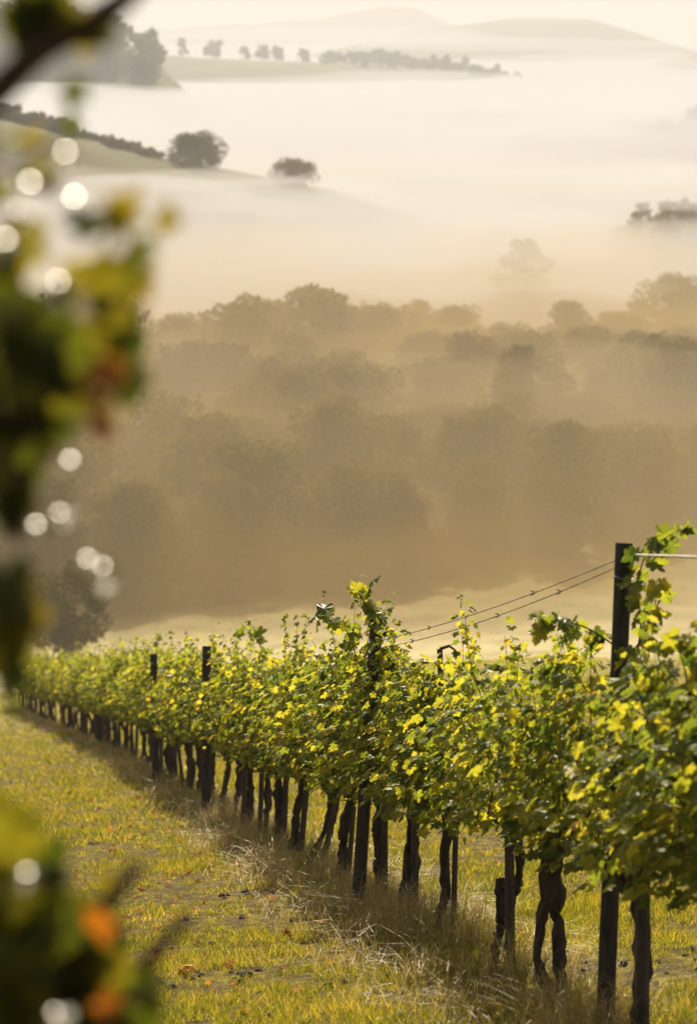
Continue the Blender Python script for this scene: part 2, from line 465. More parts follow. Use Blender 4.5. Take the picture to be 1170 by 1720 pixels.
# ------------------------------------------------------------------ the vine row
def row_l(s):
    return float(np.interp(s, [0, 7.15, 12.4, 22, 30, 45, 66], [2.60, 2.63, 2.64, 2.70, 2.72, 2.40, 1.45]))

def row_point(s, off=0.0):
    x, y = xy(s, row_l(s) + off)
    return np.array((x, y, float(ground_z(x, y))))

_tab = [(s_, project(row_point(s_))) for s_ in np.linspace(4.5, 70, 1400)]
def s_of(u):
    return float(np.interp(-u, [-p_[0] for s_, p_ in _tab], [s_ for s_, p_ in _tab]))

def s_of_off(u, off):
    t_ = [(q, project(row_point(q, off))[0]) for q in np.linspace(4.5, 60, 700)]
    return float(np.interp(-u, [-b for a, b in t_], [a for a, b in t_]))

def make_post(name, foot, top, r0, r1, material, seed, square=True, parts=True):
    """round or split wooden post from foot (in the ground) to top"""
    e = empty(name, foot)
    f = np.zeros(3); t = np.asarray(top) - np.asarray(foot)
    d = t / np.linalg.norm(t)
    n = 16
    pts = [f - d * 0.25 + (t + d * 0.25) * k / (n - 1) for k in range(n)]
    mb = MB(); tube(mb, pts, np.linspace(r0, r1, n), 9, 0.07, 0, seed)
    mb.build('shaft', material, e, smooth=False)
    return e, t, d

def staple_and_tie(e, t, h, r):
    mb = MB()
    c = t * h
    a = np.linspace(0, 2 * np.pi, 14)
    tube(mb, np.stack((c[0] + r * np.cos(a), c[1] + r * np.sin(a), c[2] + 0.01 * np.sin(2 * a)), -1), 0.003, 5, 0, 0, 3, cap=False)
    mb.build('wire_tie', M_WIRE, e, smooth=True)

POSTS = []
def post_at(u_foot, foot_v, top_uv, r, label, off=-0.27):
    s = s_of_off(u_foot, off); p = row_point(s, off)
    t = project(p)[2]
    top = ray(top_uv[0], top_uv[1], t - 0.35 * (0.2588) * 0)
    # keep the post's plane across the view, so only its lean shows
    e, tv, d = make_post('trellis_post', p, top, r, r * 0.92, M_POST, int(u_foot))
    staple_and_tie(e, tv, 0.93, r * 1.12); staple_and_tie(e, tv, 0.55, r * 1.12)
    tag(e, label, 'post', 'trellis posts of the vine row')
    POSTS.append((s, e, p, tv))
post_at(1015, 1712, (1047, 912), 0.040, 'tallest dark weathered trellis post, with a leafy shoot at its top', -0.04)
post_at(600, 1490, (632, 1040), 0.046, 'dark trellis post leaning out of the foliage under a tall tuft of leaves')
post_at(347, 1345, (347, 1085), 0.055, 'dark post top above the leaves, third of the row from the tallest post')
post_at(262, 1297, (258, 1098), 0.055, 'dark post with a sprig on top, fourth of the row from the tallest post')
for k, s in enumerate((38.5, 47.0, 56.0, 63.5)):
    p = row_point(s)
    e, tv, d = make_post('trellis_post', p, p + np.array((0.02, 0, 1.95)), 0.05, 0.045, M_POST, 50 + k)
    tag(e, 'slim dark post half lost in the leaves of the hazy far end of the row', 'post', 'trellis posts of the vine row')
    POSTS.append((s, e, p, tv))
# the thin broken stake standing out of the leaves between the two nearest posts
s = s_of_off(752, 0.2); p = row_point(s, 0.2)
e, tv, d = make_post('broken_stake', p, ray(738, 1090, project(p)[2]), 0.022, 0.018, M_STAKE, 5)
mb = MB(); tube(mb, [tv, tv + np.array((0.06, 0.0, 0.02)), tv + np.array((0.10, 0.0, -0.01))], [0.012, 0.01, 0.006], 6, 0.1, 0, 2)
mb.build('splinter', M_STAKE, e)
tag(e, 'thin leaning stake with a broken hooked tip poking from the leaves', 'stake')

def canopy(mb, g, width=1.06, low=0.76, high=1.78, nshoot=13, depth=0.24, size=(0.038, 0.078), dens=1.0, tall=0):
    """leaves on upright shoots; x runs along the row, y across it"""
    P, T, Nn, Sz = [], [], [], []
    stems = []
    cen = np.linspace(-0.40, 0.40, 4) * width + g.normal(0, 0.05, 4)
    hc = g.normal(0, 0.14, 4)
    for k in range(nshoot + tall):
        kc = int(g.integers(0, 4)); x0 = float(cen[kc] + g.normal(0, 0.055)); y0 = g.normal(0, 0.05)
        top = g.normal(high + 0.04 + hc[kc] - 0.30 * x0 * x0 / 0.25, 0.09) if k < nshoot else high + g.uniform(0.2, 0.42)
        top = max(top, low + 0.45)
        n = int((top - low) / 0.0165 * dens)
        h = np.linspace(low + g.uniform(-0.05, 0.10) + 0.25 * x0 * x0, top, n)
        q = (h - low) / (high - low)
        wx, wy = g.normal(0, 0.08), g.normal(0, 0.10)
        x = x0 + wx * q + 0.05 * np.sin(q * 5 + g.uniform(0, 6))
        y = y0 + wy * q + 0.05 * np.sin(q * 4 + g.uniform(0, 6))
        stems.append(np.stack((x, y, h), -1)[:max(2, int(n * 0.96)):4])
        # petioles push leaves outward, most in the body of the hedge
        prof = 0.35 + 0.9 * np.sin(np.clip(q, 0, 1) * np.pi * 0.9 + 0.15)
        ang = np.where(np.arange(n) % 2 == 0, 1, -1) * (np.pi / 2) + g.normal(0, 0.9, n)
        rr = depth * prof * g.uniform(0.15, 1.25, n)
        rr *= 1 - 0.7 * np.clip(q, 0, 1) ** 6
        if k >= nshoot: rr *= 0.45
        off = np.stack((np.cos(ang) * rr * 0.8, np.sin(ang) * rr, g.normal(0, 0.04, n) - 0.15 * rr), -1)
        pos = np.stack((x, y, h), -1) + off
        outd = np.stack((np.cos(ang), np.sin(ang), np.zeros(n)), -1)
        tipd = outd * g.uniform(0.3, 1.0, (n, 1)) + np.stack((g.normal(0, 0.45, n), g.normal(0, 0.45, n), -g.uniform(0.1, 1.1, n)), -1)
        nr = outd * g.uniform(0.2, 1.0, (n, 1)) + np.stack((g.normal(0, 0.35, n), g.normal(0, 0.35, n), g.uniform(0.2, 1.0, n)), -1)
        sz = g.uniform(size[0], size[1], n) * np.where(q > 0.93, 0.62, 1.0)
        P.append(pos); T.append(tipd); Nn.append(nr); Sz.append(sz)
    leaves(mb, np.concatenate(P), np.concatenate(T), np.concatenate(Nn), np.concatenate(Sz), g)
    return stems

ROW_RZ = math.atan2(RD[1], RD[0])            # local x along the row
SLOPE = -0.355

def slope_shear(mb):
    for v in mb.v: v[:, 2] += SLOPE * v[:, 0]

def make_vine(base, seed, paths=None, radii=None, **kw):
    """one vine: gnarled trunk(s), cordon arms and a leaf wall; local x down the row"""
    g = np.random.default_rng(seed)
    e = empty('grape_vine', base, ROW_RZ)
    tb = MB()
    if paths is None:
        lean = g.normal(0, 0.07); c = g.normal(0, 0.05)
        paths = [[(-lean - 0.02, 0.02, -0.1), (-lean, 0.0, 0.02), (-lean * 0.4 + c, g.normal(0, 0.03), 0.35), (c * 0.3, 0, 0.62), (0.02, 0, 0.80)]]
        radii = [(0.045, 0.034, 0.027, 0.032, 0.045)]
    for j, (pt, rd) in enumerate(zip(paths, radii)):
        pp = smooth_path(pt, 30)
        kn = np.interp(np.linspace(0, 1, 30), np.linspace(0, 1, 12), g.uniform(0.72, 1.3, 12))
        rr = np.interp(np.linspace(0, 1, 30), np.linspace(0, 1, len(rd)), rd) * kn * g.uniform(0.9, 1.1, 30)
        pp[1:-1] += g.normal(0, 0.005, (28, 3))
        tube(tb, pp, rr, 11, 0.42, 0, seed * 3 + j)
    head = np.array(paths[0][-1])
    for sx in (-1, 1):                       # cordon arms along the wire
        arm = smooth_path([head, head + (0.12 * sx, 0, 0.05 + SLOPE * 0.12 * sx), head + (0.30 * sx, 0.01, 0.08 + SLOPE * 0.30 * sx), head + (0.45 * sx, 0, 0.07 + SLOPE * 0.45 * sx)], 10)
        tube(tb, arm, np.linspace(0.022, 0.009, 10), 7, 0.2, 0, seed * 5 + sx)
    fb = MB()
    kw['high'] = kw.get('high', 1.78) + g.normal(0.02, 0.11) * kw.pop('vary', 1.0)
    stems = canopy(fb, g, **kw)
    for q in stems:
        q = q + SLOPE * q[:, :1] * np.array((0, 0, 1.0))
        if len(q) > 1: tube(tb, q, np.linspace(0.005, 0.0012, len(q)), 4, 0, 0, 1, cap=False)
    slope_shear(fb)
    fb.build('foliage', M_VINE, e)
    tb.build('trunk', M_BARK, e)
    return e

def make_stake(base, top, r, seed):
    e = empty('vine_stake', base)
    n = 10; t = np.asarray(top) - np.asarray(base); d = t / np.linalg.norm(t)
    mb = MB(); tube(mb, [-d * 0.2 + (t + d * 0.2) * k / (n - 1) for k in range(n)], np.full(n, r), 6, 0.08, 0, seed)
    mb.build('shaft', M_STAKE, e)
    mb = MB()
    a = np.linspace(0, 2 * np.pi, 12); c = t * 0.55
    tube(mb, np.stack((c[0] + 1.6 * r * np.cos(a), c[1] + 1.6 * r * np.sin(a), np.full(12, c[2])), -1), 0.0025, 4, 0, 0, 1, cap=False)
    mb.build('twine_tie', M_STAKE, e)
    return e

def loc(px, base, t):
    """photograph pixel -> point in the vine's own frame, in the plane of the row facing the camera"""
    w = ray(px[0], px[1], t) - base
    return (RD[0] * w[0] + RD[1] * w[1], -RD[1] * w[0] + RD[0] * w[1], w[2])

GV, GS = 'vines of the sunlit row', 'wooden stakes beside the vines'
def near_vine(u, trunks, stake, r_tr, label, slabel, seed, r_st=0.024, stub=False, **kw):
    s = s_of(u); base = row_point(s); t = project(base)[2]
    paths, radii = [], []
    for tr, rr in zip(trunks, r_tr):
        pts = [loc(q, base, t) for q in tr][::-1]           # foot first
        pts = [tuple(np.array(pts[0]) - (0, 0, 0.1))] + pts
        if not (stub and paths): pts.append(tuple(np.array(pts[-1]) * (0.6, 0.6, 1) + (0, 0, 0.12)))
        paths.append(pts); radii.append((rr * 1.6, rr * 1.15, rr, rr, rr * 1.35))
    v = make_vine(base, seed, paths, radii, **kw)
    tag(v, label, 'grape vine', GV)
    if stake:
        f = ray(stake[1][0], stake[1][1], t - 0.05); tp = ray(stake[0][0], stake[0][1], t - 0.05)
        f[2] = min(f[2], ground_z(f[0], f[1]))
        sk = make_stake(f, tp + (tp - f) * 0.25, r_st, seed)
        tag(sk, slabel, 'stake', GS)
    return s

KW = dict(vary=0.3, nshoot=17, depth=0.27, dens=1.15)
near_vine(1240, [[(1240, 1500), (1232, 1640), (1238, 1800)]], None, [0.035], 'vine closest to the camera, only its leaves in view at the frame edge', None, 101, **dict(KW, high=1.72))
near_vine(1085, [[(1042, 1470), (1066, 1510), (1076, 1600), (1074, 1725)]], ((1079, 1455), (1078, 1728)), [0.030],
          'black vine with its arm crooked over the stout stake next to the tallest post', 'stout black stake carrying a crooked vine arm by the tallest post', 102, 0.032, **dict(KW, high=1.70))
near_vine(938, [[(920, 1440), (912, 1520), (901, 1590), (912, 1650), (940, 1690)], [(936, 1440), (934, 1520), (938, 1600), (944, 1690)]], None, [0.024, 0.028],
          'vine with two trunks bowed apart like a lyre from one knotted foot', None, 103, **dict(KW, high=1.80, tall=0))
near_vine(850, [[(872, 1440), (868, 1480), (858, 1520), (850, 1632)], [(838, 1475), (842, 1540), (834, 1580), (829, 1628)]], ((855, 1420), (857, 1636)), [0.020, 0.020],
          'vine with a broken stub and a forked arm wrapped around its stake', 'straight grey stake with a broken vine stub on one side and fork on the other', 104, 0.026, stub=True, **dict(KW, high=1.70))
near_vine(745, [[(756, 1385), (746, 1440), (745, 1500), (737, 1550), (729, 1588)]], ((765, 1390), (760, 1592)), [0.026],
          'slender vine curving away from its straight grey stake toward a bent foot', 'slim straight grey stake standing clear of a curved vine trunk', 105, 0.018, **dict(KW, high=1.62))
near_vine(688, [[(692, 1345), (688, 1420), (684, 1480), (672, 1556)], [(694, 1350), (694, 1440), (692, 1560)]], ((696, 1350), (695, 1562)), [0.032, 0.034],
          'thickest pale brown vine trunk with one leg splayed out at the foot', 'stake pressed against the thickest vine trunk', 106, 0.022, **dict(KW, high=1.82))
near_vine(641, [[(640, 1345), (636, 1400), (640, 1440), (641, 1525)], [(632, 1372), (633, 1400), (637, 1440)]], ((646, 1350), (645, 1526)), [0.034, 0.026],
          'knobbly vine with a sawn stub at half height, first before the second post', 'stake behind the knobbly vine with a sawn stub', 107, 0.024, stub=True, **dict(KW, high=1.88, tall=1))
near_vine(582, [[(588, 1345), (578, 1390), (576, 1430), (573, 1480)]], ((592, 1380), (584, 1482)), [0.036],
          'dark vine huddled against the foot of the second post', 'short stake squeezed between the second post and its dark vine', 108, 0.02, **dict(KW, high=1.82, tall=2))
near_vine(533, [[(556, 1335), (548, 1380), (532, 1425), (512, 1456)], [(562, 1340), (556, 1390), (545, 1430), (538, 1462)]], ((565, 1335), (540, 1464)), [0.026, 0.032],
          'vine leaning steeply with two parallel trunks, first beyond the second post', 'slanted stake lying along the steeply leaning vine', 109, 0.024, **dict(KW, high=1.85, tall=2))
near_vine(497, [[(508, 1310), (500, 1360), (496, 1395), (492, 1428)]], ((515, 1315), (505, 1428)), [0.033],
          'vine trunk with its stake a hand apart, second beyond the second post', 'stake a hand apart from the second vine beyond the second post', 110, 0.028, **dict(KW, high=1.85, tall=1))
near_vine(470, [[(468, 1310), (468, 1360), (470, 1410)]], ((480, 1310), (477, 1410)), [0.036],
          'broad upright vine trunk, third beyond the second post', 'stake against the broad upright vine, third beyond the second post', 111, 0.028, **dict(KW, high=1.85, tall=0))
near_vine(446, [[(450, 1300), (449, 1345), (446, 1396)]], ((440, 1295), (436, 1392)), [0.030],
          'thin vine trunk in a crowd of three stems, fourth beyond the second post', 'stake beside the thin vine, fourth beyond the second post', 112, 0.026, **dict(KW, high=1.86, tall=2))
near_vine(418, [[(420, 1295), (421, 1340), (420, 1384)]], ((412, 1292), (408, 1380)), [0.034],
          'straight vine trunk, fifth beyond the second post', 'stake of the fifth vine beyond the second post', 113, 0.03, **dict(KW, high=1.86, tall=1))
near_vine(394, [[(404, 1290), (400, 1330), (396, 1372)]], None, [0.036],
          'lone vine trunk without a stake, sixth beyond the second post', None, 114, **dict(KW, high=1.84, tall=2))
near_vine(368, [[(384, 1278), (380, 1310), (372, 1352)]], None, [0.036],
          'vine slanting toward the second post, seventh beyond it', None, 115, **dict(KW, high=1.84, tall=0))
near_vine(352, [[(357, 1270), (356, 1300), (354, 1346)]], None, [0.036],
          'thick vine trunk at the foot of the third post', None, 116, **dict(KW, high=1.84, tall=1))

# the rest of the row: copies of six vines
protos = []
s = s_of(352) + 1.0
k = 0
ordinals = ['first', 'second', 'third', 'fourth', 'fifth', 'sixth', 'seventh', 'eighth', 'ninth']
s4 = s_of(262)
while s < 64.5:
    base = row_point(s, random.uniform(-0.05, 0.05))
    if k < 6:
        v = make_vine(base, 200 + k, nshoot=16, depth=0.27, dens=0.95, size=(0.045, 0.088), high=1.92, tall=k % 3)
        protos.append(v)
    else:
        v = copy_tree(protos[(k * 5 + k // 7) % 6]); v.location = base.tolist()
        v.scale = (random.uniform(0.95, 1.1), random.choice((-1, 1)), random.uniform(0.93, 1.06))
        v.rotation_euler = (0, 0, ROW_RZ)
    dark = random.random() < 0.85
    if s < s4:
        tag(v, 'upright vine between the third and fourth posts, %s beyond the third' % ordinals[k], 'grape vine', GV)
    else:
        tag(v, 'small dark vine crowded into the hazy far end of the row', 'grape vine', GV)
    if dark:
        b = row_point(s + random.choice((-1, 1)) * random.uniform(0.09, 0.2), random.uniform(-0.08, 0.08))
        if k == 0:
            stake0 = make_stake(b, b + np.array((0.02, 0, 1.2)), 0.028, 300); st = stake0
        else:
            st = copy_tree(stake0); st.location = b.tolist()
            st.rotation_euler = (random.uniform(-0.08, 0.08), random.uniform(-0.08, 0.08), random.uniform(0, 6))
        if s < s4:
            tag(st, 'brown stake by the %s vine beyond the third post' % ordinals[k], 'stake', GS)
        else:
            tag(st, 'dark stake among the crowded trunks at the far end of the row', 'stake', GS)
    s += random.uniform(0.85, 1.1); k += 1

# wires from post to post, and the pale rail beyond the tallest post
def wire(name, a, b, sag, r, material, label, cat, group=None, knots=()):
    q = np.linspace(0, 1, 24)[:, None]
    pts = a + (b - a) * q; pts[:, 2] -= sag * 4 * (q * (1 - q))[:, 0]
    c = pts[0].copy()
    e = empty(name, c)
    mb = MB(); tube(mb, pts - c, r, 6, 0, 0, 0); mb.build('strand', material, e, smooth=True)
    for kx in knots:                          # dry tendrils curled on the wire
        o = pts[int(kx * 23)] - c
        a_ = np.linspace(0, 11, 18); mb = MB()
        tube(mb, np.stack((o[0] + 0.010 * np.sin(a_), o[1] + 0.006 * np.cos(a_), o[2] + 0.014 * np.sin(a_ * 0.37)), -1), 0.0022, 5, 0.3, 0, 4)
        mb.build('tendril', M_CANE, e)
    tag(e, label, cat, group)
    return e
t1 = project(POSTS[0][2])[2]; t2 = project(POSTS[1][2])[2]
GW = 'slack wires between the two nearest posts'
wire('trellis_wire', ray(1036, 940, t1), ray(628, 1078, t2), 0.035, 0.0028, M_WIRE, 'upper slack wire with dry curled tendrils between the nearest posts', 'wire', GW, (0.28, 0.30, 0.72))
wire('trellis_wire', ray(1036, 952, t1), ray(628, 1090, t2), 0.05, 0.0028, M_WIRE, 'lower slack wire with few knots between the nearest posts', 'wire', GW, (0.18, 0.42, 0.8))
wire('trellis_rail', ray(1060, 932, t1 - 0.05), ray(1290, 940, t1 - 1.8), 0.0, 0.006, M_PIPE, 'pale thin rail running from the tallest post out of the frame', 'rail')
for j, hgt in enumerate((0.80, 1.25)):
    for a_, b_, lab in ((0, 1, 'between the nearest and second posts'), (1, 2, 'between the second and third posts'), (2, 3, 'between the third and fourth posts')):
        A, B = POSTS[a_], POSTS[b_]
        wire('trellis_wire', A[2] + A[3] * hgt / A[3][2], B[2] + B[3] * hgt / B[3][2], 0.01, 0.002, M_WIRE,
             '%s wire threaded through the leaves %s' % (('low', 'middle')[j], lab), 'wire', 'wires inside the leaf wall')

# extra leafy shoots that stand out above the row in the photograph
def shoot_mesh(mb, tb, ctrl, g, size, step=0.05, spread=0.07, mat_=0):
    pp = smooth_path(ctrl, max(6, int(np.linalg.norm(np.diff(np.array(ctrl), axis=0), axis=1).sum() / step)))
    tube(tb, pp, np.linspace(0.0045, 0.002, len(pp)), 5, 0, 0, 1)
    n = len(pp)
    d = g.standard_normal((n, 3)); d[:, 2] *= 0.5; d = unit(d)
    leaves(mb, pp + d * spread * g.uniform(0.3, 1, (n, 1)), d + np.array((0, 0, -0.6)) + 0.3 * g.standard_normal((n, 3)),
           g.standard_normal((n, 3)) * 0.6 + np.array((0, -0.5, 0.6)), g.uniform(size[0], size[1], n), g, mat_)

def free_shoot(px, depth_s, label, seed, size=(0.06, 0.11), step=0.035, spread=0.06):
    g = np.random.default_rng(seed)
    base = row_point(depth_s); t = project(base)[2]
    ctrl = np.array([ray(u, v, t) for u, v in px])
    o = ctrl[0].copy(); e = empty('vine_shoot', o)
    mb, tb = MB(), MB()
    shoot_mesh(mb, tb, ctrl - o, g, size, step, spread)
    mb.build('foliage', M_VINE, e); tb.build('stem', M_CANE, e)
    tag(e, label, 'vine shoot', 'shoots standing out above the row')
S1, S2 = POSTS[0][0], POSTS[1][0]
free_shoot([(1052, 1160), (1075, 1060), (1070, 985), (1085, 930), (1115, 905), (1150, 885)], S1 - 0.1, 'leafy shoot curling around the top of the tallest post', 401, (0.05, 0.085), 0.022)
free_shoot([(1050, 1110), (1085, 1060), (1100, 1010), (1102, 975)], S1 - 0.15, 'yellowing shoot close beside the shaft of the tallest post', 402, (0.06, 0.10), 0.022)
free_shoot([(1040, 1090), (985, 1055), (930, 1040), (885, 1040)], S1 + 0.15, 'drooping dark shoot reaching sideways from the tallest post', 403, (0.06, 0.10), 0.024)
free_shoot([(645, 1130), (634, 1060), (618, 1020), (602, 995), (622, 985)], S2 - 0.05, 'tall leafy tuft rising above the second post', 404, (0.07, 0.12), 0.026)
free_shoot([(600, 1110), (585, 1065), (560, 1040), (540, 1025)], S2 + 0.2, 'leafy shoot leaning away from the tuft over the second post', 405, (0.08, 0.13), 0.03)
free_shoot([(450, 1110), (438, 1085), (424, 1068), (410, 1052)], s_of(440), 'bent shoot above the thin vines beyond the second post', 406, (0.09, 0.14), 0.04)
free_shoot([(263, 1110), (262, 1090), (258, 1072), (268, 1066)], s4, 'small sprig on top of the fourth post', 407, (0.09, 0.13), 0.06)
free_shoot([(1165, 1200), (1150, 1130), (1140, 1080), (1160, 1062)], S1 - 0.9, 'dark blurred shoot at the frame edge past the tallest post', 408, (0.07, 0.11), 0.024)

# ------------------------------------------------------------------ the blurred vines close to the camera
def fg_cane(tb, px, t, r, seed, sides=7):
    tt = np.broadcast_to(np.asarray(t, float), (len(px),))
    pp = smooth_path([ray(u, v, d) for (u, v), d in zip(px, tt)], 24)
    tube(tb, pp, np.linspace(r, r * 0.6, 24), sides, 0.12, 0, seed)
    return pp

def fg_leaves(mb, items, g, mat_=0):
    for (u, v, t, sz, du, dv) in items:       # centre pixel, depth, length (m), midrib direction on the picture
        tip = np.array((du, 0.3 * g.standard_normal(), -dv), float)
        c = ray(u, v, t) - unit(tip) * sz * 0.3
        nr = np.array((0.4 * g.standard_normal(), -1 + 0.5 * g.standard_normal(), 0.5 * g.standard_normal()))
        leaves(mb, c[None], tip[None], nr[None], [sz * 0.64], g, mat_)

def shift(mb, o):
    for v in mb.v: v -= o.astype(np.float32)

def drops(e, o, items):
    """flattened drops of dew, each lying on a small nearly level leaf"""
    th = np.linspace(0, np.pi, 15); ph = np.linspace(0, 2 * np.pi, 20, endpoint=False)
    for (u, v, t, r) in items:
        if v > 700 and v < 1200: t = 1.86
        r *= 0.85; w = ray(u, v, t)
        h = unit(np.array(sv) + unit(CAM - w)) + g.normal(0, 0.012, 3)
        h = unit(h); a = unit(np.cross(h, (0, 1, 0.2))); b = np.cross(h, a)
        c = w - o
        V = np.array([c + r * np.sin(p) * (np.cos(q) * a + np.sin(q) * b) + h * r * 0.10 * np.cos(p) for p in th for q in ph])
        F = np.array([(i * 20 + k, (i + 1) * 20 + k, (i + 1) * 20 + (k + 1) % 20, i * 20 + (k + 1) % 20) for i in range(14) for k in range(20)])
        mb = MB(); mb.add(V, F)
        mb.build('dew_drop', M_DEW, e, smooth=True)
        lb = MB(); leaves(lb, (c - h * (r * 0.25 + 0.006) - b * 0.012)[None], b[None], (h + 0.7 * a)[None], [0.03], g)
        lb.build('leaf', M_NEARLEAF, e)

def rust(items, e, o):
    for it in items:
        b = MB(); fg_leaves(b, [it], g); shift(b, o); tag(b.build('rust_leaf', M_RUST, e), 'rust orange leaf')

g = np.random.default_rng(77)
# upper vine: canes from the left with hanging leaves
o = ray(-260, 1900, 1.75); o[2] = ground_z(o[0], o[1])
e = empty('grape_vine', o); mb, tb, rb = MB(), MB(), MB()
fg_cane(tb, [(-260, 1950), (-210, 1300), (-150, 800), (-120, 400), (-90, 220)], [1.75, 1.72, 1.7, 1.65, 1.6], 0.022, 1)
fg_cane(tb, [(-90, 222), (-20, 165), (55, 95), (120, 55), (205, 0), (240, -40)], 1.6, 0.016, 2)
fg_cane(tb, [(-140, 620), (-40, 560), (60, 520), (150, 455), (190, 390), (215, 335)], 1.65, 0.004, 3)
fg_cane(tb, [(150, 455), (215, 425), (260, 395), (300, 372)], 1.65, 0.003, 4)
fg_cane(tb, [(-150, 760), (-60, 700), (30, 690), (120, 650), (185, 630)], 1.7, 0.004, 5)
fg_cane(tb, [(-150, 640), (-10, 660), (28, 740), (34, 840), (30, 905)], 1.8, 0.012, 6)
fg_cane(tb, [(-110, 330), (-40, 300), (40, 270), (105, 225)], 1.7, 0.004, 12)
fg_cane(tb, [(-110, 360), (-30, 330), (50, 320), (110, 300)], 1.75, 0.003, 13)
fg_leaves(mb, [(45, 20, 1.6, 0.07, 0.3, -1), (112, 25, 1.6, 0.07, 1, 0.2), (160, 62, 1.6, 0.05, 0.8, 0.6), (120, 165, 1.6, 0.045, -0.3, 1), (175, 25, 1.6, 0.04, 1, -0.5),
               (35, 55, 1.6, 0.07, -0.4, 1), (75, 25, 1.6, 0.07, 0.2, -1), (95, 70, 1.6, 0.05, 0.5, 1), (140, 70, 1.6, 0.06, 0.3, 1), (175, 50, 1.6, 0.05, 1, 0.3), (60, 10, 1.6, 0.08, -0.5, -0.3),
               (212, 345, 1.62, 0.062, 0.7, -0.9), (185, 375, 1.62, 0.04, -0.5, 0.8), (290, 374, 1.62, 0.042, 1, 0.2), (228, 440, 1.62, 0.055, 0, 1), (135, 378, 1.62, 0.045, -1, 0.1),
               (165, 480, 1.65, 0.075, 0.4, 1), (195, 545, 1.65, 0.075, 0.2, 1), (222, 590, 1.65, 0.06, 0.3, 1), (30, 430, 1.65, 0.08, -0.2, 1), (15, 480, 1.65, 0.09, -0.1, 1),
               (225, 655, 1.65, 0.055, 0.1, 1),
               (20, 560, 1.7, 0.11, 0.5, 1), (70, 590, 1.7, 0.11, 0.6, 0.7), (30, 640, 1.7, 0.11, -0.3, 1), (95, 625, 1.7, 0.10, 0.3, 1), (120, 670, 1.7, 0.09, 0.8, 0.6),
               (60, 690, 1.75, 0.10, 0.3, 1), (15, 720, 1.75, 0.10, -0.2, 1), (90, 720, 1.75, 0.08, 0.1, 1), (20, 800, 1.8, 0.09, 0.2, 1), (8, 860, 1.8, 0.08, 0, 1),
               (35, 760, 1.8, 0.10, 0.3, 1), (40, 820, 1.8, 0.09, -0.1, 1), (30, 870, 1.8, 0.07, 0, 1), (70, 740, 1.8, 0.08, 0.2, 1),
               *[(g.uniform(-60, 42), g.uniform(420, 880), g.uniform(1.7, 1.95), g.uniform(0.07, 0.11), g.normal(0, 0.5), 1) for k in range(14)],
               *[(g.uniform(40, 215), g.uniform(470, 700), g.uniform(1.62, 1.9), g.uniform(0.05, 0.09), g.normal(0.2, 0.5), 1) for k in range(9)],
               *[(g.uniform(-40, 120), g.uniform(210, 340), g.uniform(1.7, 1.9), g.uniform(0.02, 0.035), g.normal(0, 0.8), 1) for k in range(18)],
               (15, 1010, 1.7, 0.09, 0.1, 1), (20, 1060, 1.7, 0.10, 0.3, 1), (10, 1110, 1.7, 0.10, -0.2, 1), (12, 1160, 1.7, 0.09, 0.2, 1), (45, 1035, 1.7, 0.06, 0.7, 0.4)], g)
rb = ([(185, 638, 1.6, 0.05, 0.2, 1), (158, 700, 1.6, 0.062, -0.2, 1), (166, 728, 1.6, 0.045, 0, 1)])
for q in (mb, tb): shift(q, o)
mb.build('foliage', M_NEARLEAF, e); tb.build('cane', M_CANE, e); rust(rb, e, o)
drops(e, o, [(85, 288, 1.62, .0042), (50, 305, 1.62, .0042), (125, 330, 1.62, .0046), (110, 255, 1.62, .0036), (30, 350, 1.62, .0034), (10, 402, 1.6, .0044), (98, 472, 1.62, .004),
             (100, 500, 1.62, .0046), (118, 772, 1.62, .0046), (60, 880, 1.62, .0048), (100, 860, 1.62, .0036), (147, 938, 1.62, .0045), (172, 950, 1.62, .004), (170, 982, 1.62, .0044)])
tag(e, 'blurred vine branch with green and rust leaves and glinting dew along the upper frame edge', 'grape vine', 'out of focus vines next to the camera')

# lower vine: dark tangle in the bottom corner
o = ray(-60, 2300, 1.9); o[2] = ground_z(o[0], o[1])
e = empty('grape_vine', o); mb, tb, rb = MB(), MB(), MB()
fg_cane(tb, [(-60, 2300), (0, 1950), (20, 1720), (40, 1560), (30, 1430)], 1.85, 0.03, 7)
fg_cane(tb, [(30, 1700), (110, 1600), (170, 1530), (235, 1450)], 1.85, 0.013, 8)  # laid along a diagonal cast shadow on the grass, standing in for it
fg_cane(tb, [(60, 1760), (170, 1670), (240, 1620), (320, 1535)], 1.9, 0.011, 9)  # likewise a cane in place of the second shadow strip
fg_cane(tb, [(40, 1560), (10, 1460), (-10, 1380)], 1.85, 0.008, 10)
fg_cane(tb, [(0, 1800), (120, 1740), (200, 1700), (260, 1660)], 1.8, 0.006, 11)
items = [(5, 1370, 1.8, 0.08, -0.3, -1), (15, 1410, 1.8, 0.07, 0, 1), (85, 1430, 1.8, 0.075, 0.8, -0.6), (105, 1465, 1.8, 0.06, 1, 0.2), (180, 1475, 1.85, 0.045, 0.5, -0.7),
         (220, 1650, 1.85, 0.06, 0.7, 0.4), (255, 1650, 1.85, 0.05, 0.4, -0.8), (235, 1700, 1.85, 0.05, 0.3, 1), (60, 1700, 1.8, 0.06, 0.1, 1)]
for k in range(150):
    u = g.uniform(-60, 230); v = g.uniform(1430, 1760)
    if u > 60 + (v - 1430) * 0.6: continue
    items.append((u, v, g.uniform(1.75, 2.1), g.uniform(0.08, 0.125), g.normal(0, 0.6), 0.7))
fg_leaves(mb, items, g)
rb = ([(172, 1560, 1.72, 0.052, 0.3, 1), (190, 1695, 1.74, 0.045, 0.6, 0.5), (40, 1715, 1.8, 0.05, 1, 0)])
for q in (mb, tb): shift(q, o)
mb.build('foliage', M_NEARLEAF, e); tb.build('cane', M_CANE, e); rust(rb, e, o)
drops(e, o, [(45, 1465, 1.66, .0045), (92, 1700, 1.66, .0042)])
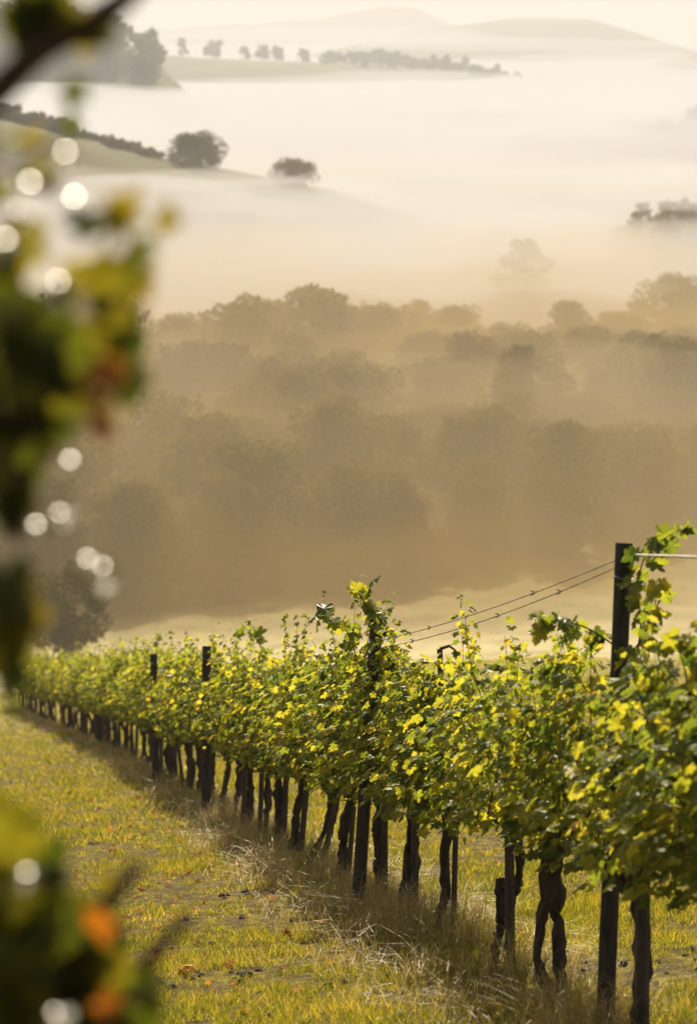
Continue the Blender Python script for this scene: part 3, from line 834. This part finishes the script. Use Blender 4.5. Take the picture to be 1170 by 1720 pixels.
tag(e, 'dark blurred vine tangle with orange leaves in the bottom corner', 'grape vine', 'out of focus vines next to the camera')

# ------------------------------------------------------------------ trees
def crown_mesh(g, h, w, n, leaf, lumps, base=0.25, shape=1.0, trunk_h=None):
    """leaf clumps through a crown of several lumps; z from base*h to h"""
    mb = MB()
    cz = h * (base + (1 - base) * 0.5)
    P = []
    for k in range(lumps):
        a = g.uniform(0, 2 * np.pi); q = g.uniform(0, 1) ** 0.6
        zz = g.uniform(-0.8, 0.85)
        rad = w * 0.5 * math.sqrt(max(0.05, 1 - (zz * 0.95) ** 2)) * (1 - 0.25 * zz * shape)
        c = np.array((math.cos(a) * q * rad * g.uniform(0.75, 1.1), math.sin(a) * q * rad * g.uniform(0.75, 1.1), cz + zz * h * (1 - base) * 0.46))
        r = w * (0.06 + 0.13 * g.uniform(0, 1) ** 1.3)
        m = int(n / lumps * (r / (w * 0.125)) ** 1.6 * g.uniform(0.7, 1.3)) + 3
        d = unit(g.standard_normal((m, 3))) * (g.uniform(0.35, 1.05, (m, 1)) ** 0.6) * r
        d[:, 2] *= 0.8
        P.append(c + d)
    P = np.concatenate(P); m = len(P)
    A = unit(g.standard_normal((m, 3))); B = unit(np.cross(A, g.standard_normal((m, 3))))
    sz = leaf * g.uniform(0.6, 1.3, (m, 1))
    C = np.cross(A, B)
    v = np.stack((P - A * sz, P + B * sz * 0.55 + C * sz * 0.12, P + A * sz, P - B * sz * 0.55 + C * sz * 0.12), 1)
    mb.add(v.reshape(-1, 3), np.arange(m * 4).reshape(m, 4))
    return mb

def make_tree(name, loc_, seed, h, w, n, leaf, lumps=40, base=0.25, shape=1.0):
    g = np.random.default_rng(seed)
    e = empty(name, loc_)
    crown_mesh(g, h, w, n, leaf, lumps, base, shape).build('crown', M_TREE, e)
    tb = MB()
    r = h * 0.02
    tube(tb, smooth_path([(0, 0, -0.6), (g.normal(0, .1), g.normal(0, .1), h * 0.2), (g.normal(0, .25), g.normal(0, .25), h * 0.55), (0, 0, h * 0.86)], 14), np.linspace(r * 1.3, r * 0.25, 14), 8, 0.12, 0, seed)
    for k in range(8):
        a = g.uniform(0, 6.28); z0 = h * g.uniform(base * 0.8 + 0.05, 0.6)
        tube(tb, smooth_path([(0, 0, z0), (math.cos(a) * w * 0.15, math.sin(a) * w * 0.15, z0 + h * 0.07), (math.cos(a) * w * 0.36, math.sin(a) * w * 0.36, z0 + h * g.uniform(0.08, 0.2))], 7), np.linspace(r * 0.5, r * 0.12, 7), 6, 0.1, 0, seed + k)
    tb.build('trunk', M_TRUNK, e)
    return e

def set_tree(proto, first, x, y, sc, rz, label, group, cat='tree', sink=0.0):
    o = proto if first else copy_tree(proto)
    o.location = (float(x), float(y), float(ground_z(x, y)) - sink)
    o.scale = (sc, sc, sc * random.uniform(0.94, 1.06)); o.rotation_euler = (0, 0, rz)
    tag(o, label, cat, group)
    return o

def at(u, v, y):
    """x on the vertical plane y for a pixel, and the height there"""
    d = ray(u, v, 1.0) - CAM
    k = y / d[1]
    return d[0] * k, CAM[2] + d[2] * k

# wood across the valley floor
wp = [make_tree('wood_tree', (0, 0, 0), 500 + k, (15, 17, 14, 18, 13, 16)[k], (12, 13, 11.5, 10, 12, 14)[k], 9000, 0.33, 110, 0.0, (1, 0.8, 1.2, 1.4, 0.6, 1)[k]) for k in range(6)]
used = [False] * 6
GT = 'trees of the misty wood'
# skyline crowns: pixel of the crown top, distance
sky_tr = [(160, 455, 235, 'rounded misty crown rising behind the blurred leaves at the wood edge'), (300, 520, 250, 'low pale crown in the dip of the wood skyline'),
          (415, 478, 246, 'broad dark crown, first of the high group on the wood skyline'), (475, 482, 262, 'dense crown just beside the tallest tip of the wood'), (540, 465, 255, 'pointed tree whose tip is highest in the middle of the wood skyline'),
          (640, 492, 262, 'loose feathery crown next to the highest tip of the wood'), (700, 520, 280, 'faint rounded crown in the middle of the wood skyline'), (765, 515, 270, 'pale crown behind the centre of the wood'),
          (850, 540, 262, 'spiky dark crown standing alone in a gap of the skyline'), (960, 532, 268, 'two-humped crown before the last rise of the wood'), (1040, 512, 275, 'feathery crown below the big tree at the wood end'),
          (1125, 446, 300, 'biggest rounded tree high above the far end of the wood'), (1180, 470, 310, 'tree cut by the frame edge above the wood'), (70, 500, 240, 'crown half hidden by blurred vine leaves')]
j = 0
for (u, v, y, lab) in sky_tr:
    x, zt = at(u, v, y); k = j % 6
    h0 = (15, 17, 14, 18, 13, 16)[k]
    gz = float(ground_z(x, y)); sc = min(1.45, max(0.8, (zt - gz) / h0))
    set_tree(wp[k], not used[k], x, y, sc, random.uniform(0, 6), lab, GT); used[k] = True; j += 1
rw = random.Random(5)
edge_u = [-60, 60, 200, 420, 640, 820, 1000, 1180]
edge_v = [1060, 1052, 1040, 1005, 985, 955, 915, 880]
front = 0
for rank in range(6):
    for q in range(16):
        u = -40 + q * 83 + rw.uniform(-38, 38) + (rank % 2) * 40
        v = np.interp(u, edge_u, edge_v) - 12
        d = ray(u, v, 1.0) - CAM
        # front edge of the wood where the ray meets the valley floor
        yy = np.linspace(100, 260, 321); xx = d[0] / d[1] * yy
        zz = CAM[2] + d[2] / d[1] * yy - ground_z(xx, yy)
        i = int(np.argmax(zz < 0)) or 320
        y = yy[i] + rank * 15 + rw.uniform(-4, 4); x = d[0] / d[1] * y
        if y > 262: continue
        k = rw.randrange(6)
        sc = rw.uniform(0.6, 1.05) * (0.8 if rank == 0 else 1.0)
        # keep each crown below the skyline of the photograph
        h0 = (15, 17, 14, 18, 13, 16)[k]
        zlim = at(u, 545, y)[1] - float(ground_z(x, y))
        sc = min(sc, zlim / h0)
        if sc < 0.4: continue
        if rank == 0: lab = 'shaded tree in the front rank of the misty wood along the meadow'
        else: lab = 'tree deep in the misty wood, one dim crown among many'
        set_tree(wp[k], not used[k], x, y, sc, rw.uniform(0, 6), lab, GT); used[k] = True

for q in range(26):
    u = -20 + q * 47 + rw.uniform(-15, 15)
    v = np.interp(u, edge_u, edge_v) - 6
    d = ray(u, v, 1.0) - CAM
    yy = np.linspace(100, 260, 321); xx = d[0] / d[1] * yy
    i = int(np.argmax(CAM[2] + d[2] / d[1] * yy - ground_z(xx, yy) < 0)) or 320
    y = yy[i] + rw.uniform(-2, 4); x = d[0] / d[1] * y
    set_tree(wp[q % 6], False, x, y, rw.uniform(0.22, 0.42), rw.uniform(0, 6), 'low scrub bush along the shaded foot of the misty wood', 'scrub along the foot of the wood', 'bush', 0.4)

# small tree at the end of the row, and two sparse bushes beside it
x, zt = at(112, 945, 118)
gz = float(ground_z(x, 118))
tr = make_tree('fruit_tree', (x, 118, gz), 560, max(4.5, zt - gz), 5.6, 5200, 0.17, 46, 0.0, 0.5)
tag(tr, 'small round leafy tree standing on the meadow past the end of the row', 'tree')

# ridge with the lone oak
x, _ = at(328, 250, 597); zt = at(328, 216, 597)[1]
oak = make_tree('oak_tree', (x, 597, float(ground_z(x, 597)) - 1.2), 570, max(9, zt - float(ground_z(x, 597))), 17, 11000, 0.36, 120, -0.05, 0.4)
tag(oak, 'broad dome shaped oak on the crest of the foggy ridge', 'tree')
x, _ = at(490, 270, 596); zt = at(490, 250, 596)[1]
t_ = make_tree('bushy_tree', (x, 596, float(ground_z(x, 596)) - 2.3), 571, max(6, zt - float(ground_z(x, 596))), 13.5, 8000, 0.36, 90, -0.08, 0.4)
tag(t_, 'lower bushy tree near the foggy end of the oak ridge', 'tree')
hp = [make_tree('ridge_shrub', (0, 0, 0), 580 + k, 3.0 + 0.4 * k, 6.5, 1200, 0.32, 26, 0.0, 0.5) for k in range(3)]
uh = [False] * 3
for k in range(38):
    u = -20 + k * 7.7
    x, _ = at(u, 220, 592); y = 592 + rw.uniform(-5, 5); q = k % 3
    set_tree(hp[q], not uh[q], x, y, rw.uniform(0.7, 1.2) * (1.25 if u < 110 else 0.75), rw.uniform(0, 6),
             'small shrub in the hedge along the crest sloping down to the oak', 'hedge shrubs on the oak ridge', 'shrub', 0.3); uh[q] = True

# second ridge: single trees and a thin treeline
fp = [make_tree('ridge_tree', (0, 0, 0), 590 + k, (14, 12, 16)[k], (15, 14, 9)[k], 1800, 0.8, 26, 0.05, (0.6, 0.9, 1.2)[k]) for k in range(3)]
uf = [False] * 3
GR = 'trees along the second foggy ridge'
single = [(307, 60, 2, 'slim solitary tree at the start of the second ridge'), (361, 62, 0, 'round tree next to the slim solitary one on the second ridge'), (412, 78, 1, 'low bush on the open part of the second ridge'),
          (443, 72, 0, 'larger of the paired trees on the open part of the second ridge'), (465, 76, 1, 'smaller of the paired trees on the open part of the second ridge'), (510, 80, 1, 'pale low tree alone before the dense treeline of the second ridge')]
for (u, v, k, lab) in single:
    y = 1605; x, zt = at(u, v, y); gz = float(ground_z(x, y))
    sc = min(1.4, max(0.5, (zt - gz) / (14, 12, 16)[k]))
    set_tree(fp[k], not uf[k], x, y, sc, rw.uniform(0, 6), lab, GR, sink=0.5); uf[k] = True
for q in range(52):
    u = 545 + q * 7.2 + rw.uniform(-4, 4); y = 1610 + rw.uniform(-25, 25); x, _ = at(u, 95, y); k = rw.choice((0, 1, 1, 2))
    sc = rw.uniform(0.55, 0.95) * (1.35 if 625 < u < 670 else 1.0)
    set_tree(fp[k], False, x, y, sc, rw.uniform(0, 6), 'tree in the dense treeline on the falling end of the second ridge', GR, sink=0.5)

# wooded hill behind the blurred branch, right hand ridges: far woods that read as one mass
def far_wood(name, pts, h, seed, label):
    g = np.random.default_rng(seed); mb = MB()
    for (x, y, sc) in pts:
        c = crown_mesh(g, h * sc, h * 0.95 * sc, 750, h * 0.06, 26, 0.0, g.uniform(0.3, 1.4))
        z = float(ground_z(x, y)) - 0.5
        for v, f in zip(c.v, c.f): mb.add(v + np.array((x, y, z), np.float32), f)
    o = mb.build(name, M_TREE); tag(o, label, 'wood', kind='stuff')
far_wood('hill_wood', [(rw.uniform(-260, -103), rw.uniform(1040, 1120), rw.uniform(0.7, 1.25)) for k in range(110)], 13, 1, 'grey wood covering the hill behind the blurred branch')
far_wood('ridge_wood', [(rw.uniform(76, 190), rw.uniform(495, 530), rw.uniform(0.6, 1.1)) for k in range(90)], 6.5, 2, 'brownish wood on the ridge at the frame edge above the big tree')
far_wood('distant_wood', [(rw.uniform(138, 330), rw.uniform(920, 970), rw.uniform(0.6, 1.1)) for k in range(90)], 7.5, 3, 'faint wood on the foggy slope near the upper frame corner')
x, zt = at(885, 332, 430); gz = float(ground_z(x, 430))
t_ = make_tree('fog_tree', (x, 430, gz), 599, min(24, zt - gz), 15, 4000, 0.45, 40, 0.1, 0.6)
tag(t_, 'huge round tree almost dissolved in the fog above the wood', 'tree')

# ------------------------------------------------------------------ grass, soil, fallen leaves
def blades(mb, P, h, w, lean, g, seg=1):
    n = len(P)
    a = g.uniform(0, 2 * np.pi, n); side = np.stack((np.cos(a), np.sin(a), np.zeros(n)), -1)
    b = g.uniform(0, 2 * np.pi, n); ld = np.stack((np.cos(b), np.sin(b), np.zeros(n)), -1)
    up = np.array((0, 0, 1.0)); h = h[:, None]; w = w[:, None]; lean = lean[:, None]
    if seg == 1:
        v = np.stack((P - side * w, P + side * w, P + ld * lean * h + up * h), 1)
        mb.add(v.reshape(-1, 3), np.arange(n * 3).reshape(n, 3))
    else:
        m = P + ld * lean * h * 0.35 + up * h * 0.62; t = P + ld * lean * h * 1.15 + up * h * (1.0 - 0.35 * np.minimum(lean, 1.5))
        v = np.stack((P - side * w, P + side * w, m + side * w * 0.7, m - side * w * 0.7, t), 1).reshape(-1, 3)
        i = np.arange(n) * 5
        mb.add(v, np.stack((i, i + 1, i + 2, i + 3), -1))
        mb.v.append(np.zeros((0, 3), np.float32)); mb.f.append(np.stack((i + 3, i + 2, i + 4), -1) + mb.n - len(v)); mb.m.append(np.zeros(n, np.int32))

def scatter(s0, s1, l0, l1, dens):
    n = int((s1 - s0) * (l1 - l0) * dens)
    s = rng.uniform(s0, s1, n); l = rng.uniform(l0, l1, n)
    x, y = xy(s, l)
    return s, l, x, y

gb = MB()
for (s0, s1, l0, l1, dens, w, hh) in ((6.6, 11, -3.2, 5.4, 4600, .0026, .060), (11, 17, -3.2, 7.5, 2400, .0036, .062), (17, 27, -4, 11, 900, .006, .066),
                                      (27, 45, -5, 17, 300, .010, .075), (45, 82, -8, 26, 80, .018, .09)):
    s, l, x, y = scatter(s0, s1, l0, l1, dens)
    patch = fbm(N1, x / 0.6 + 40, y / 0.6 + 40, 3) * 0.5 + 0.5 * fbm(N2, x / 0.11, y / 0.11, 2)
    bare = fbm(N3, x / 1.3 + 7, y / 1.3, 3)
    worn = np.exp(-((l - 1.0) / 1.1) ** 2) * np.clip((17 - s) / 6, 0, 1)
    patch = patch - 0.10 * worn * np.clip((0.62 - bare) / 0.2, 0, 1.4) + 0.05 * (bare - 0.5)
    keep = rng.random(len(s)) < np.clip((patch - 0.35) / 0.17, 0.16, 1)
    x, y, patch = x[keep], y[keep], patch[keep]; n = len(x)
    P = np.stack((x, y, ground_z(x, y) - 0.004), -1)
    hgt = hh * rng.uniform(0.45, 1.15, n) * np.clip(0.35 + 3.6 * (patch - 0.36), 0.28, 2.1)
    blades(gb, P, hgt, w * rng.uniform(0.6, 1.3, n), rng.uniform(0.1, 1.1, n), rng)
grass = gb.build('grass', M_GRASS); tag(grass, 'short sunlit yellow green grass of the alleys beside the row', 'grass', kind='stuff')

db = MB()
for (s0, s1, dens, w, hh) in ((6.6, 12, 2000, .0021, .27), (12, 20, 1100, .0030, .25), (20, 34, 450, .0048, .22), (34, 66, 120, .009, .18)):
    s, l, x, y = scatter(s0, s1, -1.0, 0.75, dens)
    lr = np.interp(s, [0, 7.15, 12.4, 22, 30, 45, 66], [2.60, 2.63, 2.64, 2.70, 2.72, 2.40, 1.45])
    x, y = xy(s, l + lr)
    tuft = fbm(N3, x / 0.35, y / 0.35, 3)
    edge = np.exp(-((l + 0.22) / 0.42) ** 2)
    keep = rng.random(len(s)) < np.clip(edge * (tuft - 0.36) / 0.2, 0, 1)
    x, y, tuft, edge = x[keep], y[keep], tuft[keep], edge[keep]; n = len(x)
    P = np.stack((x, y, ground_z(x, y) - 0.004), -1)
    blades(db, P, hh * rng.uniform(0.35, 1.2, n) * (0.1 + 1.7 * tuft) * (0.55 + 0.45 * edge), w * rng.uniform(0.6, 1.2, n), rng.uniform(0.2, 1.2, n), rng, 2)
dry = db.build('dry_grass', M_DRY); tag(dry, 'long bleached grass drooping along the foot of the vines', 'grass', kind='stuff')

fb = MB(); n = 260
s = rng.uniform(6.8, 24, n); l = np.where(rng.random(n) < 0.65, rng.normal(1.3, 0.8, n), rng.uniform(-2.5, 6, n))
x, y = xy(s, l)
P = np.stack((x, y, ground_z(x, y) + rng.uniform(0.015, 0.05, n)), -1)
tip = np.stack((rng.standard_normal(n), rng.standard_normal(n), 0.35 * rng.standard_normal(n)), -1)
leaves(fb, P, tip, np.stack((0.4 * rng.standard_normal(n), 0.4 * rng.standard_normal(n), np.ones(n)), -1), rng.uniform(0.03, 0.07, n), rng)
fl = fb.build('fallen_leaves', M_FALLEN); tag(fl, 'scattered orange and brown vine leaves lying in the grass', 'fallen leaves', kind='stuff')

cb = MB()
spots = [(355, 1640, 40), (430, 1500, 30), (440, 1545, 16), (20, 1315, 26), (45, 1345, 26), (150, 1338, 12), (195, 1412, 14), (60, 1380, 20), (330, 1590, 22), (480, 1665, 20), (1100, 1620, 18), (1140, 1610, 18), (600, 1690, 20), (300, 1650, 26)]
def ground_hit(u, v):
    d = ray(u, v, 1.0) - CAM
    k = np.linspace(4, 120, 4000); hx, hy, hz = d[0] * k, d[1] * k, CAM[2] + d[2] * k
    i = int(np.argmax(hz < ground_z(hx, hy)))
    return hx[i], hy[i]
for (u, v, c) in spots:
    hx, hy = ground_hit(u, v)
    for k in range(c // 3):
        x, y = hx + rng.normal(0, 0.22), hy + rng.normal(0, 0.16)
        r = rng.uniform(0.010, 0.032)
        th = np.linspace(0, np.pi, 6); ph = np.linspace(0, 2 * np.pi, 8, endpoint=False)
        V = np.array([(math.sin(a) * math.cos(b), math.sin(a) * math.sin(b), 0.6 * math.cos(a)) for a in th for b in ph]) * r * rng.uniform(0.7, 1.35, (48, 1))
        V += np.array((x, y, float(ground_z(x, y)) + 0.2 * r))
        cb.add(V, [(i * 8 + q, i * 8 + (q + 1) % 8, (i + 1) * 8 + (q + 1) % 8, (i + 1) * 8 + q) for i in range(5) for q in range(8)])
cl = cb.build('soil_clods', M_SOIL); tag(cl, 'crumbled dark soil clods in bare patches of the grass', 'soil', kind='stuff')

# ------------------------------------------------------------------ labels of the setting
for key, lab, cat, grp in (('ground', 'grassy hillside falling to a pale meadow and misty hills', 'ground', None), ('haze', 'thin warm morning haze filling the whole valley', 'haze', None),
                      ('fog_wisp', 'soft bank of pale fog drifting over the valley', 'fog', 'drifting banks of fog'), ('fog', 'sea of cream fog lying between the ridges', 'fog', None),
                      ('valley_mist', 'layer of mist over the wood and meadow, its shade put into tan colour', 'mist', 'mist layers over the wood'), ('hill_mist', 'pale mist veiling the farthest hills', 'mist', None)):
    for o in COL.objects:
        if o.parent is None and o.name.split('.')[0] == key: tag(o, lab, cat, grp)
